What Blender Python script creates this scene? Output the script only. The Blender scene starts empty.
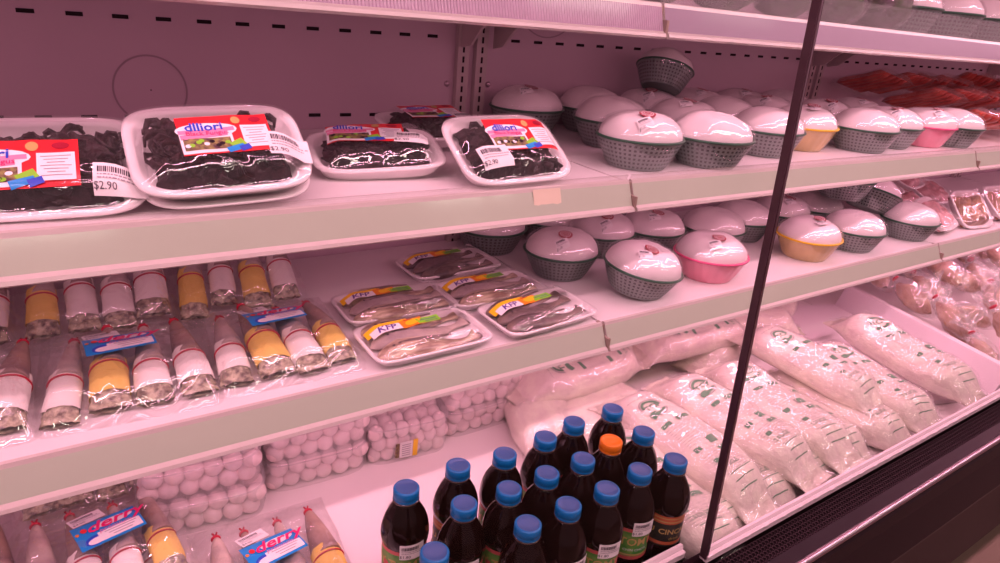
import bpy, math, random
from mathutils import Vector, Matrix, noise, Euler
R=math.radians; PI=math.pi; sin=math.sin; cos=math.cos
rnd=random.Random(7)
sc=bpy.context.scene; COL=sc.collection
def nz(x,y,z=0.0): return noise.noise(Vector((x,y,z)))
def clamp(a,l=0.,h=1.): return max(l,min(h,a))
def smooth(a): a=clamp(a); return a*a*(3-2*a)

# ---------------------------------------------------------------- materials
MATS={}
def mat(name,col,rough=.5,spec=.5,metal=0,coat=0,var=0,vscale=30,col2=None,bump=0,bscale=60,emis=None,sss=0,stretch=None,trans=0,ior=1.45):
    m=bpy.data.materials.new(name); m.use_nodes=True; nt=m.node_tree; b=nt.nodes['Principled BSDF']
    b.inputs['Base Color'].default_value=(*col,1); b.inputs['Roughness'].default_value=rough
    b.inputs['Specular IOR Level'].default_value=spec; b.inputs['Metallic'].default_value=metal
    b.inputs['Coat Weight'].default_value=coat; b.inputs['Coat Roughness'].default_value=.08
    b.inputs['IOR'].default_value=ior
    if trans: b.inputs['Transmission Weight'].default_value=trans
    if sss: b.inputs['Subsurface Weight'].default_value=sss; b.inputs['Subsurface Scale'].default_value=.01
    if emis: b.inputs['Emission Color'].default_value=(*emis[0],1); b.inputs['Emission Strength'].default_value=emis[1]
    if col2 or var or bump:
        tc=nt.nodes.new('ShaderNodeTexCoord'); mp=nt.nodes.new('ShaderNodeMapping')
        nt.links.new(tc.outputs['Object'],mp.inputs[0])
        if stretch: mp.inputs['Scale'].default_value=stretch
        if col2 or var:
            n=nt.nodes.new('ShaderNodeTexNoise'); n.inputs['Scale'].default_value=vscale; n.inputs['Detail'].default_value=4
            nt.links.new(mp.outputs[0],n.inputs['Vector'])
            r=nt.nodes.new('ShaderNodeValToRGB'); r.color_ramp.elements[0].position=.36; r.color_ramp.elements[1].position=.64
            c2=col2 if col2 else tuple(c*(1-var) for c in col)
            r.color_ramp.elements[0].color=(*c2,1); r.color_ramp.elements[1].color=(*col,1)
            nt.links.new(n.outputs['Fac'],r.inputs[0]); nt.links.new(r.outputs[0],b.inputs['Base Color'])
        if bump:
            n2=nt.nodes.new('ShaderNodeTexNoise'); n2.inputs['Scale'].default_value=bscale; n2.inputs['Detail'].default_value=3
            nt.links.new(mp.outputs[0],n2.inputs['Vector'])
            bp=nt.nodes.new('ShaderNodeBump'); bp.inputs['Strength'].default_value=bump; bp.inputs['Distance'].default_value=.004
            nt.links.new(n2.outputs['Fac'],bp.inputs['Height']); nt.links.new(bp.outputs[0],b.inputs['Normal'])
    MATS[name]=m; return m
def film_mat(name,milk=.05,gl=.12,bump=.5,bscale=35,rough=.09,tint=(1,1,1),edge=.5,distort=1.5,coord='Object',bd=.006,det=1.2,stretch=(1,1,1)):
    m=bpy.data.materials.new(name); m.use_nodes=True; nt=m.node_tree; N=nt.nodes; L=nt.links
    for n in list(N): N.remove(n)
    out=N.new('ShaderNodeOutputMaterial')
    tr=N.new('ShaderNodeBsdfTransparent'); tr.inputs[0].default_value=(*tint,1)
    g=N.new('ShaderNodeBsdfGlossy'); g.inputs['Roughness'].default_value=rough; g.inputs[0].default_value=(1,1,1,1)
    d=N.new('ShaderNodeBsdfDiffuse'); d.inputs[0].default_value=(.85,.85,.85,1)
    lw=N.new('ShaderNodeLayerWeight'); lw.inputs['Blend'].default_value=.35
    tc=N.new('ShaderNodeTexCoord'); n=N.new('ShaderNodeTexNoise'); n.inputs['Scale'].default_value=bscale; n.inputs['Detail'].default_value=det; n.inputs['Distortion'].default_value=distort
    n.noise_type='RIDGED_MULTIFRACTAL'; n.normalize=True
    mp=N.new('ShaderNodeMapping'); mp.inputs['Scale'].default_value=stretch; L.new(tc.outputs[coord],mp.inputs[0]); L.new(mp.outputs[0],n.inputs['Vector'])
    bp=N.new('ShaderNodeBump'); bp.inputs['Strength'].default_value=bump; bp.inputs['Distance'].default_value=bd
    L.new(n.outputs['Fac'],bp.inputs['Height'])
    for s in (g,lw): L.new(bp.outputs[0],s.inputs['Normal'])
    ma=N.new('ShaderNodeMath'); ma.operation='MULTIPLY_ADD'; ma.inputs[1].default_value=edge; ma.inputs[2].default_value=gl
    L.new(lw.outputs['Facing'],ma.inputs[0])
    m1=N.new('ShaderNodeMixShader'); m1.inputs[0].default_value=milk; L.new(tr.outputs[0],m1.inputs[1]); L.new(d.outputs[0],m1.inputs[2])
    m2=N.new('ShaderNodeMixShader'); L.new(ma.outputs[0],m2.inputs[0]); L.new(m1.outputs[0],m2.inputs[1]); L.new(g.outputs[0],m2.inputs[2])
    L.new(m2.outputs[0],out.inputs[0]); MATS[name]=m; return m
mat('wall_panel',(.60,.44,.51),.4,.4,var=.06,vscale=3); mat('slot_dark',(.02,.012,.015),.8,.1); mat('ring_mark',(.36,.26,.30),.5,.3)
mat('post_steel',(.52,.42,.42),.4,.5); mat('shelf_white',(.80,.74,.74),.35,.5,var=.04,vscale=8); mat('deck_white',(.86,.78,.78),.35,.5,var=.04,vscale=6)
mat('lip_face',(.46,.51,.40),.25,.5,coat=.4); mat('lip_edge',(.56,.49,.46),.3,.5,coat=.3); mat('lip_clip',(.33,.24,.20),.4,.5)
mat('lip_top',(.24,.165,.23),.4,.4,coat=.1); mat('tape',(.72,.62,.48),.5,.4)
mat('foam',(.88,.82,.82),.45,.4,bump=.05,bscale=300); mat('foam_board',(.84,.74,.78),.6,.3,bump=.1,bscale=200)
film_mat('film'); film_mat('film_bag',milk=.03,gl=.11,bump=1.0,bscale=13,distort=1.6,edge=.12,rough=.05,bd=.026,det=2); film_mat('film_basket',milk=.02,gl=.09,bump=1,bscale=16,distort=1.0,edge=.08,rough=.06,bd=.007)
film_mat('film_tub',milk=.05,gl=.06,bump=.8,bscale=40,edge=.2)
film_mat('clear_guard',milk=.05,gl=.06,bump=.02,bscale=3,rough=.06,edge=.5); film_mat('rib_lens',milk=.5,gl=.12,bump=.0,bscale=3,rough=.12)
film_mat('door_glass',milk=.0,gl=.003,bump=0,bscale=1,rough=.01,edge=.02)
mat('fungus',(.010,.004,.006),.35,.3,col2=(.03,.010,.014),vscale=60,bump=.8,bscale=120)
mat('red_print',(.72,.02,.03),.35,.5,coat=.4); mat('white_print',(.86,.82,.84),.4,.5); mat('pink_print',(.75,.25,.42),.4,.5)
mat('blue_print',(.03,.07,.55),.4,.5); mat('sky_print',(.01,.27,.70),.35,.5,coat=.4); mat('magenta_print',(.75,.01,.16),.4,.5)
mat('yellow_print',(.90,.55,.02),.4,.5); mat('orange_print',(.85,.25,.02),.4,.5); mat('green_print',(.25,.60,.03),.4,.5); mat('purple_print',(.12,.06,.30),.4,.5)
mat('olive_print',(.30,.26,.08),.5,.4,col2=(.08,.03,.05),vscale=180)
mat('paper',(.84,.80,.80),.5,.4); mat('ink',(.05,.04,.06),.6,.3); mat('ink_pale',(.35,.30,.34),.6,.3)
mat('stamp_red',(.33,.008,.03),.45,.4)
mat('basket_strand',(.15,.19,.175),.4,.5); mat('basket_gap',(.008,.014,.014),.6,.3); mat('basket_rim',(.03,.10,.06),.35,.5)
mat('tub_pink',(.80,.22,.33),.3,.5,var=.08); mat('rim_pink',(.75,.10,.25),.3,.5); mat('tub_yellow',(.60,.42,.15),.3,.5,var=.15); mat('rim_yellow',(.75,.48,.02),.3,.5)
mat('curd',(.84,.76,.76),.45,.4,var=.06,vscale=20,sss=0)
mat('fish_silver',(.70,.56,.40),.3,.5,col2=(.26,.16,.12),vscale=26,stretch=(1,5,5),coat=.5)
mat('fish_dark',(.26,.19,.16),.35,.5,col2=(.10,.07,.07),vscale=25,coat=.3); mat('fish_brown',(.46,.32,.25),.4,.5,col2=(.22,.15,.15),vscale=16,bump=.3,bscale=80,coat=.2); mat('fish_pale',(.66,.54,.46),.4,.5,col2=(.34,.27,.27),vscale=14,bump=.3,bscale=80)
mat('wrap_white',(.84,.79,.74),.6,.3,bump=.2,bscale=40); mat('wrap_yellow',(.80,.58,.13),.55,.3,bump=.2,bscale=40)
mat('band_red',(.50,.02,.05),.4,.5); mat('frill',(.55,.50,.34),.3,.6,col2=(.12,.09,.07),vscale=110,coat=.5,bump=1,bscale=150)
mat('ball',(.86,.72,.70),.4,.4,var=.06,vscale=30)
mat('noodle',(.88,.83,.70),.4,.4,col2=(.78,.68,.62),vscale=14,stretch=(1.5,3,3),bump=.8,bscale=26,coat=.6); mat('noodle_end',(.80,.74,.62),.3,.5,col2=(.66,.56,.48),vscale=40,bump=1,bscale=50,coat=.6)
mat('leaf_ink',(.12,.30,.17),.5,.4); mat('grey_ink',(.40,.38,.36),.5,.4)
mat('cola',(.006,.0015,.001),.09,.4); mat('pet_clear',(.05,.02,.015),.1,.5,coat=.6); mat('cap_blue',(.0,.15,.42),.35,.5); mat('cap_top',(.05,.11,.30),.3,.5,var=.1); mat('cap_orange',(.80,.20,.01),.35,.5)
mat('bottle_pink',(.55,.10,.10),.4,.5); mat('bottle_green',(.05,.25,.04),.4,.5,col2=(.20,.38,.08),vscale=60); mat('bottle_black',(.02,.025,.02),.4,.5); mat('gold_print',(.50,.35,.12),.4,.5); mat('bottle_orange',(.50,.12,.05),.4,.5)
mat('rail_white',(.84,.70,.74),.35,.5); mat('grille_black',(.008,.003,.005),.6,.15); mat('honey',(.06,.03,.04),.5,.2); mat('black_gloss',(.012,.005,.008),.3,.25,coat=.1); mat('chrome',(.55,.42,.48),.28,.5,metal=1); mat('black_metal',(.03,.012,.018),.4,.25)
mat('frame_steel',(.07,.035,.045),.35,.4,metal=.2)
mat('floor_brown',(.30,.20,.16),.55,.4,var=.15,vscale=4)
mat('meat',(.56,.36,.22),.4,.5,col2=(.36,.18,.11),vscale=22,bump=.8,bscale=50,coat=.3); mat('meat_pink',(.78,.45,.47),.35,.5,col2=(.5,.2,.2),vscale=40,bump=.8,bscale=70,coat=.5)
mat('sausage',(.66,.14,.10),.3,.5,col2=(.42,.06,.05),vscale=20,coat=.5); mat('meat_dark',(.20,.08,.06),.35,.5,col2=(.5,.26,.14),vscale=35,bump=.8,bscale=60,coat=.4)
mat('tube_case',(.8,.8,.8),.4,.4); mat('lamp_pink',(1,1,1),emis=((1,.55,.68),14))
mat('leafy',(.05,.10,.03),.5,.4,col2=(.14,.09,.12),vscale=30,bump=.8,bscale=60)

# ---------------------------------------------------------------- mesh builder
class MB:
    def __init__(s): s.v=[]; s.f=[]; s.m=[]; s.mats=[]; s.flat=[]
    def mi(s,name):
        if name not in s.mats: s.mats.append(name)
        return s.mats.index(name)
    def add(s,vs,fs,m,flat=False):
        o=len(s.v); s.v+= [tuple(v) for v in vs]; k=s.mi(m)
        for f in fs: s.f.append(tuple(o+i for i in f)); s.m.append(k); s.flat.append(flat)
        return s
    def grid(s,fn,nu,nv,m,cu=False,cv=False,mfn=None):
        o=len(s.v); U=nu if cu else nu+1; V=nv if cv else nv+1
        for i in range(U):
            for j in range(V): s.v.append(tuple(fn(i/nu,j/nv)))
        k=s.mi(m)
        for i in range(nu):
            for j in range(nv):
                a=i*V+j; b=((i+1)%U)*V+j; c=((i+1)%U)*V+(j+1)%V; d=i*V+(j+1)%V
                s.f.append((o+a,o+b,o+c,o+d)); s.m.append(s.mi(mfn(i,j)) if mfn else k); s.flat.append(False)
        return s
    def box(s,x0,x1,y0,y1,z0,z1,m,M=None):
        vs=[Vector((x,y,z)) for x in (x0,x1) for y in (y0,y1) for z in (z0,z1)]
        if M: vs=[M@v for v in vs]
        return s.add(vs,[(0,1,3,2),(4,6,7,5),(0,4,5,1),(2,3,7,6),(0,2,6,4),(1,5,7,3)],m,True)
    def prism(s,pts,x0,x1,m,mfn=None):   # (y,z) outline extruded along x
        n=len(pts); vs=[(x0,*p) for p in pts]+[(x1,*p) for p in pts]; o=len(s.v); s.v+=vs
        for i in range(n):
            s.f.append((o+i,o+(i+1)%n,o+n+(i+1)%n,o+n+i)); s.m.append(s.mi(mfn(i) if mfn else m)); s.flat.append(True)
        for r in (range(n-1,-1,-1),range(n,2*n)): s.f.append(tuple(o+i for i in r)); s.m.append(s.mi(m)); s.flat.append(True)
        return s
    def tube(s,path,rad,m,n=10,cap=True):
        P=[Vector(p) for p in path]; o=len(s.v); k=s.mi(m)
        for i,p in enumerate(P):
            t=(P[min(i+1,len(P)-1)]-P[max(i-1,0)]).normalized(); a=t.orthogonal().normalized() if i==0 else (a-t*a.dot(t)).normalized(); b=t.cross(a)
            r=rad(i/(len(P)-1)) if callable(rad) else rad
            rx,ry=(r if isinstance(r,tuple) else (r,r))
            for j in range(n): q=2*PI*j/n; s.v.append(tuple(p+a*cos(q)*rx+b*sin(q)*ry))
        for i in range(len(P)-1):
            for j in range(n): s.f.append((o+i*n+j,o+i*n+(j+1)%n,o+(i+1)*n+(j+1)%n,o+(i+1)*n+j)); s.m.append(k); s.flat.append(False)
        if cap:
            s.f.append(tuple(o+j for j in range(n-1,-1,-1))); s.m.append(k); s.flat.append(True)
            e=o+(len(P)-1)*n; s.f.append(tuple(e+j for j in range(n))); s.m.append(k); s.flat.append(True)
        return s
    def lathe(s,prof,n,m,sx=1,sy=1,cap0=True,cap1=True,mfn=None,rf=None):
        o=len(s.v)
        for (r,z) in prof:
            for j in range(n):
                q=2*PI*j/n; rr=r*(rf(q,z) if rf else 1); s.v.append((rr*cos(q)*sx,rr*sin(q)*sy,z))
        for i in range(len(prof)-1):
            for j in range(n): s.f.append((o+i*n+j,o+i*n+(j+1)%n,o+(i+1)*n+(j+1)%n,o+(i+1)*n+j)); s.m.append(s.mi(mfn(i,j) if mfn else m)); s.flat.append(False)
        if cap0: s.f.append(tuple(o+j for j in range(n-1,-1,-1))); s.m.append(s.mi(m)); s.flat.append(True)
        if cap1: e=o+(len(prof)-1)*n; s.f.append(tuple(e+j for j in range(n))); s.m.append(s.mi(m)); s.flat.append(True)
        return s
    # flat artwork draped over a surface P(a,b,off)->point
    def patch(s,P,cx,cy,w,h,m,off=.0004,rot=0,ell=False,nu=8,nv=6,r0=0):
        c,sn=cos(rot),sin(rot)
        def q(a,b): return P(cx+a*c-b*sn,cy+a*sn+b*c,off)
        if ell: return s.grid(lambda u,v:q(w/2*(r0+(1-r0)*v)*cos(2*PI*u),h/2*(r0+(1-r0)*v)*sin(2*PI*u)),20,3,m,cu=True)
        return s.grid(lambda u,v:q((u-.5)*w,(v-.5)*h),nu,nv,m)
    def text(s,P,txt,cx,cy,size,m,off=.0008,rot=0,shear=0,sx=1,bold=0):
        vs,fs=glyphs(txt,shear,bold); c,sn=cos(rot),sin(rot); o=[]
        for x,y in vs:
            a=x*size*sx; b=y*size; o.append(P(cx+a*c-b*sn,cy+a*sn+b*c,off))
        return s.add(o,fs,m,True)
    def build(s,name,parent=None,loc=None,rot=None):
        me=bpy.data.meshes.new(name); me.from_pydata(s.v,[],s.f)
        for n in s.mats: me.materials.append(MATS[n])
        me.polygons.foreach_set('material_index',s.m); me.polygons.foreach_set('use_smooth',[not f for f in s.flat]); me.update()
        o=bpy.data.objects.new(name,me); COL.objects.link(o)
        if parent: o.parent=parent
        if loc: o.location=loc
        if rot: o.rotation_euler=rot
        return o
_G={}
def glyphs(txt,shear=0,bold=0):
    k=(txt,shear,bold)
    if k in _G: return _G[k]
    cu=bpy.data.curves.new('g','FONT'); cu.body=txt; cu.size=1; cu.align_x='CENTER'; cu.align_y='CENTER'; cu.resolution_u=2; cu.shear=shear; cu.offset=bold
    ob=bpy.data.objects.new('g',cu); COL.objects.link(ob)
    dg=bpy.context.evaluated_depsgraph_get(); dg.update(); me=ob.evaluated_get(dg).to_mesh()
    vs=[(v.co.x,v.co.y) for v in me.vertices]; fs=[tuple(p.vertices) for p in me.polygons]
    ob.evaluated_get(dg).to_mesh_clear(); bpy.data.objects.remove(ob); bpy.data.curves.remove(cu)
    _G[k]=(vs,fs); return _G[k]
def tag(o,label=None,cat=None,group=None,kind=None):
    for k,v in (('label',label),('category',cat),('group',group),('kind',kind)):
        if v: o[k]=v
    return o
def empty(name,loc=(0,0,0),rot=(0,0,0)):
    o=bpy.data.objects.new(name,None); COL.objects.link(o); o.location=loc; o.rotation_euler=rot; o.empty_display_size=.02; return o
def copy_tree(o,parent=None):
    c=o.copy(); COL.objects.link(c); c.parent=parent
    for ch in list(o.children): copy_tree(ch,c)
    return c
class Kind:
    """first placement uses the prototype itself, later ones copy it with its parts"""
    def __init__(s,maker): s.maker=maker; s.proto=None; s.used=False
    def put(s,loc,rot=(0,0,0),scale=1,label=None,cat=None,group=None):
        if s.proto is None: s.proto=s.maker()
        o=s.proto if not s.used else copy_tree(s.proto); s.used=True
        o.location=loc; o.rotation_euler=tuple(R(a) for a in rot); o.scale=(scale,)*3 if not isinstance(scale,tuple) else scale
        for k in ('group','label','category'):
            if k in o: del o[k]
        return tag(o,label,cat,group)
def struct(o): o['kind']='structure'; return o

# ---------------------------------------------------------------- the refrigerated case
Z1,Z2,ZT,ZD=-.176,-.431,.083,-.735
B=1.219; BX=[-B*2,-B,0,B,2*B,3*B]
def wall():
    m=MB(); m.box(-2*B,4*B,0,.03,-.80,.80,'wall_panel')
    for b in range(-2,4):
        for k in range(18):
            x=b*B+.1+k*.06
            for z in (0,-.151,.25): m.box(x-.011,x+.011,-.0012,.001,z-.003,z+.003,'slot_dark')
    for cx,cz,r in ((-.608,-.109,.055),(.18,.10,.09)):
        m.grid(lambda u,v:(cx+(r-.003*v)*cos(2*PI*u),-.0008,cz+(r-.003*v)*sin(2*PI*u)),48,1,'ring_mark',cu=True)
    m.add([(-.609,-.001,-.110),(-.607,-.001,-.110),(-.607,-.001,-.108),(-.609,-.001,-.108)],[(0,1,2,3)],'slot_dark',True)
    return struct(m.build('wall_back'))
wall()
def upright(x,lab):
    t=empty('slotted_upright',(x,0,-.70))
    for dx in (-.022,.022):
        m=MB(); m.prism([(-.001,0),(-.014,0),(-.014,1.40),(-.001,1.40)],dx-.013,dx+.013,'post_steel')
        for k in range(70): z=.01+k*.0195; m.box(dx-.0022,dx+.0022,-.0148,-.0139,z,z+.012,'slot_dark')
        m.build('post',t)
    for dx in (-.05,.05):
        m=MB(); m.grid(lambda u,v:(dx+.006*sin(v*PI/2)*cos(2*PI*u),-.001-.004*cos(v*PI/2),.61+.006*sin(v*PI/2)*sin(2*PI*u)),12,4,'chrome',cu=True); m.build('screw',t)
    tag(t,lab,'upright','slotted shelf uprights on the back panel')
upright(-.012,'pink-grey slotted steel upright beside the leftmost green basket on the upper shelf')
upright(B-.01,'slotted steel upright on the back panel just right of the dark glass door edge')
upright(2*B-.01,'slotted steel upright on the back panel at the far right above the red sausages')

def shelf(b,z,yt,yb,lab,guard=0,lens=False):
    x0=b*B; x1=x0+B; t=empty('shelf',(x0+B/2,0,z)); hw=B/2-.003
    m=MB(); m.prism([(-.004,0),(yt+.004,0),(yt+.004,-.004),(yt+.03,-.012),(yt+.05,-.024),(-.03,-.024),(-.004,-.012)],-hw,hw,'shelf_white'); m.build('shelf_panel',t)
    m=MB(); zt=.005; zb=-.040
    pr=[(yt+.004,zt-.003),(yt,zt),(yt-.004,zt-.001),(yt-.006,zt-.006),(yb+.002,zb+.007),(yb-.004,zb+.004),(yb-.006,zb),(yb-.001,zb-.003),(yb+.006,zb-.001),(yt+.004,zt-.012)]
    if lens: m.prism(pr,-hw-.001,hw+.001-.002,'lip_edge',mfn=lambda i:'rib_face' if i==3 else 'lip_edge')
    else: m.prism(pr,-hw-.001,hw-.001,'lip_edge',mfn=lambda i:('lip_top' if z>0 else 'lip_face') if i==3 else 'lip_edge')
    m.build('price_rail',t)
    m=MB(); m.box(hw-.001,hw+.006,yt-.005,yt+.012,-.03,.001,'lip_clip'); m.box(hw,hw+.005,yb-.001,yt,-.042,-.018,'lip_clip'); m.build('end_clip',t)
    if guard:
        m=MB(); m.prism([(yt+.004,.002),(yt+.002,.002),(yt-.001,guard),(yt+.001,guard)],-hw,hw,'clear_guard'); m.build('clear_riser',t)
    for sx in (-1,1):
        m=MB(); x=sx*(hw-.035); pts=[(-.014,-.10),(-.05,-.092),(-.085,-.06),(-.14,-.03),(yt+.06,-.026),(yt+.06,-.002),(-.014,-.002)]
        m.prism(pts,x-.003,x+.003,'post_steel'); m.build('bracket',t)
    tag(t,lab,'shelf','shelves of the refrigerated case'); return t
lf=mat('rib_face',(.42,.28,.38),.25,.5,coat=.4)
nt=lf.node_tree; tc=nt.nodes.new('ShaderNodeTexCoord'); wv=nt.nodes.new('ShaderNodeTexWave'); wv.inputs['Scale'].default_value=75; wv.bands_direction='X'; bp=nt.nodes.new('ShaderNodeBump'); bp.inputs['Strength'].default_value=.6; bp.inputs['Distance'].default_value=.002
nt.links.new(tc.outputs['Object'],wv.inputs['Vector']); nt.links.new(wv.outputs['Fac'],bp.inputs['Height']); nt.links.new(bp.outputs[0],nt.nodes['Principled BSDF'].inputs['Normal'])
W={-2:'far left, outside the picture',-1:'left',0:'middle',1:'right',2:'far right'}
for b,l1,l2,l3 in ((-1,'top white shelf at upper left with a ribbed shiny front strip','upper shelf carrying the black fungus trays, tape scrap on its front rail','middle shelf carrying the fish bags and fish trays'),
                   (0,'top shelf in the middle with a clear riser over its plain front strip','upper shelf section crowded with domed baskets','middle shelf section carrying baskets, the pink and yellow tubs among them'),
                   (1,'top shelf section at the upper right corner of the picture','upper shelf section at right under the red sausage packs','middle shelf section at right under the tilted meat trays'),
                   (2,'top shelf section beyond the last upright, out at the right edge','far upper shelf section past the red sausage packs','far middle shelf section past the tilted meat trays')):
    shelf(b,ZT,-.500,-.519,l1,.0 if b==-1 else .045,b==-1)
    shelf(b,Z1,-.493,-.515,l2,.012)
    shelf(b,Z2,-.484,-.508,l3,0)
# a tape scrap on the front rail
def rail_pt(x,t,z=Z1,yt=-.493,yb=-.515,off=0): # t 0 top..1 bottom on rail face
    return (x,(yt-.006)*(1-t)+(yb+.006)*t-off,z-.001-(.029)*t)
m=MB(); m.grid(lambda u,v:rail_pt(-.194+.05*u,-.12+1.0*v,off=.0016+.0005*nz(u*4,v*4)),6,5,'tape'); tag(m.build('tape_scrap'),'beige scrap of tape stuck on the upper front rail below the tilted fungus tray','tape')
def case():
    for b in range(-2,4):
        m=MB(); m.prism([(-.001,0),(-.80,0),(-.80,-.02),(-.001,-.02)],b*B+.0015,(b+1)*B-.0015,'deck_white')
        o=m.build('deck_panel',None,(0,0,ZD)); tag(o,['white bottom deck panel outside the frame at far left','white bottom deck panel under the bottles and ball packs','white bottom deck panel under the long noodle bags','white bottom deck panel under the knotted meat bags','white bottom deck panel beyond the meat bags, near the right edge','last white bottom deck panel, farthest right'][b+2],'panel','bottom deck panels')
    m=MB(); m.box(-2*B,4*B,-.80,0,-.80,-.756,'black_metal'); struct(m.build('trim_1'))
    # front rail
    for x0,x1,y,z,lab in ((-.06,4*B,-.817,-.633,'long white plastic edge rail in front of the noodle bags'),(-2*B,-.085,-.797,-.628,'white plastic edge rail left of the glass door edge')):
        t=empty('edge_rail',((x0+x1)/2,y,z)); h=(x1-x0)/2
        m=MB(); m.prism([(.007,0),(.005,.004),(.001,.004),(-.001,.0),(-.001,-.003),(-.004,-.003),(-.006,-.006),(-.006,-.014),(.007,-.014)],-h,h,'rail_white'); m.build('strip',t)
        m=MB(); nb=int(2*h/.005); m.tube([(-h+2*h*k/nb,-.0055,-.004) for k in range(nb+1)],lambda q:.0012+.0012*(1 if (q*2*h)%.045<.010 else 0),'rail_white',6); m.build('bead_strip',t)
        tag(t,lab,'rail')
    m=MB(); m.prism([(-.811,-.648),(-.811,-.73),(-.803,-.735),(-.80,-.735),(-.80,-.735),(-.809,-.64)],-2*B,4*B,'black_metal'); struct(m.build('trim_2'))
    # honeycomb air grille
    t=empty('air_grille',(1.2,-.85,-.665))
    m=MB(); m.box(-2.6,3.4,-.036,.035,-.012,-.008,'grille_black'); m.build('backing',t)
    m=MB(); s=.0075
    for j in range(10):
        y=-.034+j*s*.92
        for i in range(int(2.6/s)):
            x=-1.3+i*s+(j%2)*s/2
            o=[(x+s*.5*cos(R(60*k+30)),y+s*.5*sin(R(60*k+30)),0) for k in range(6)]; q=[(x+s*.36*cos(R(60*k+30)),y+s*.36*sin(R(60*k+30)),-.0008) for k in range(6)]
            m.add(o+q,[(k,(k+1)%6,6+(k+1)%6,6+k) for k in range(6)],'honey',True)
    m.build('honeycomb',t); tag(t,'black honeycomb air grille along the case front below the white rail','grille')
    t=empty('bumper',(1.2,-.887,-.66))
    m=MB(); m.tube([(-3.6,0,0),(3.6,0,0)],.0055,'chrome',16); m.build('chrome_bead',t)
    m=MB(); m.prism([(0,-.002),(-.006,-.012),(-.012,-.03),(-.03,-.075),(-.034,-.085),(-.034,-.09),(-.02,-.10),(.03,-.10),(.03,-.004)],-3.6,3.6,'black_gloss'); m.build('bumper_body',t)
    m=MB()
    for k in range(60):
        x=-.9+k*.06; m.prism([(-.0125,-.034),(-.020,-.052),(-.0195,-.054),(-.0120,-.036)],x,x+.032,'meat_dark')
    tag(t,'glossy black bumper with bright chrome bead along the case front','bumper')
    m=MB(); m.prism([(-.885,-.762),(-.905,-.775),(-.905,-.80),(-.86,-.82),(-.86,-1.10),(-.80,-1.10),(-.80,-.762)],-2*B,4*B,'black_metal'); tag(m.build('kick_panel'),'dark lower front panel of the case above the floor','panel')
    m=MB(); m.box(-6,8,-6,.2,-1.16,-1.15,'floor_brown'); struct(m.build('floor'))
case()
# canopy with the pink tubes
t=empty('canopy_lamp',(0.9,-1.12,.66)); m=MB(); m.prism([(-.05,.03),(.05,.03),(.05,.06),(-.05,.06)],-3.3,3.3,'tube_case'); m.build('housing',t)
m=MB(); m.tube([(-3.3,-.005,.012),(3.3,-.005,.012)],.012,'lamp_pink',10); m.build('tube',t); tag(t,'long pink fluorescent tube lamp under the canopy above the case','lamp')
m=MB(); m.box(-2*B,4*B,-1.25,.03,.80,.83,'wall_panel'); struct(m.build('ceiling'))

# sliding glass door with dark metal edge
t=empty('glass_door',(-.06,-.817,-.66)); M=MB()
ax=Vector((0,.036,.742)).normalized()
def dp(x,y,s): return (x, y+ax.y*s, ax.z*s)
for nm,pts,mt in (('edge_profile',[(-.0035,-.006),(.0035,-.006),(.0035,.004),(-.0035,.004)],'frame_steel'),('glass_pane',[(-.9,-.002),(-.0035,-.002),(-.0035,.002),(-.9,.002)],'door_glass')):
    m=MB(); vs=[dp(x,y,s) for s in (0.02,1.35) for x,y in pts]; m.add(vs,[(0,1,5,4),(1,2,6,5),(2,3,7,6),(3,0,4,7),(3,2,1,0),(4,5,6,7)],mt,True)
    if nm=='edge_profile':
        vs=[dp(x,y,s) for s in (0.02,1.35) for x,y in ((-.0012,-.0068),(.0010,-.0068),(.0010,-.0058),(-.0012,-.0058))]; m.add(vs,[(0,1,5,4),(1,2,6,5),(2,3,7,6),(3,0,4,7)],'chrome',True)
    m.build(nm,t)
tag(t,'glass sliding door with a dark metal edge crossing the picture from top to bottom','door')

# ---------------------------------------------------------------- shared pieces
def srect(w,d,q,n=5.0):  # rounded rectangle point
    c,s=cos(q),sin(q); return (w/2*math.copysign(abs(c)**(2/n),c), d/2*math.copysign(abs(s)**(2/n),s))
def tray_mesh(w,d,h,m='foam',n=4.5,lipw=.008,dark=None):
    mb=MB(); prof=[(-.020,0),(-.012,.001),(-.003,h*.8),(0,h*.86),(.0,h),(-.003,h+.001),(-lipw,h),(-lipw-.003,h-.003),(-lipw-.009,.004),(-lipw-.016,.003)]
    def fn(u,v):
        k=v*(len(prof)-1); i=min(int(k),len(prof)-2); f=k-i; o=prof[i][0]*(1-f)+prof[i+1][0]*f; z=prof[i][1]*(1-f)+prof[i+1][1]*f
        x,y=srect(w+2*o,d+2*o,2*PI*u,n); return (x,y,z)
    mb.grid(fn,72,len(prof)-1,m,cu=True)
    q=[fn(i/72,1) for i in range(72)]; mb.add(q,[tuple(range(72))],m,True)
    q=[fn(i/72,0) for i in range(72)]; mb.add(q,[tuple(range(71,-1,-1))],m,True)
    return mb
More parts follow.
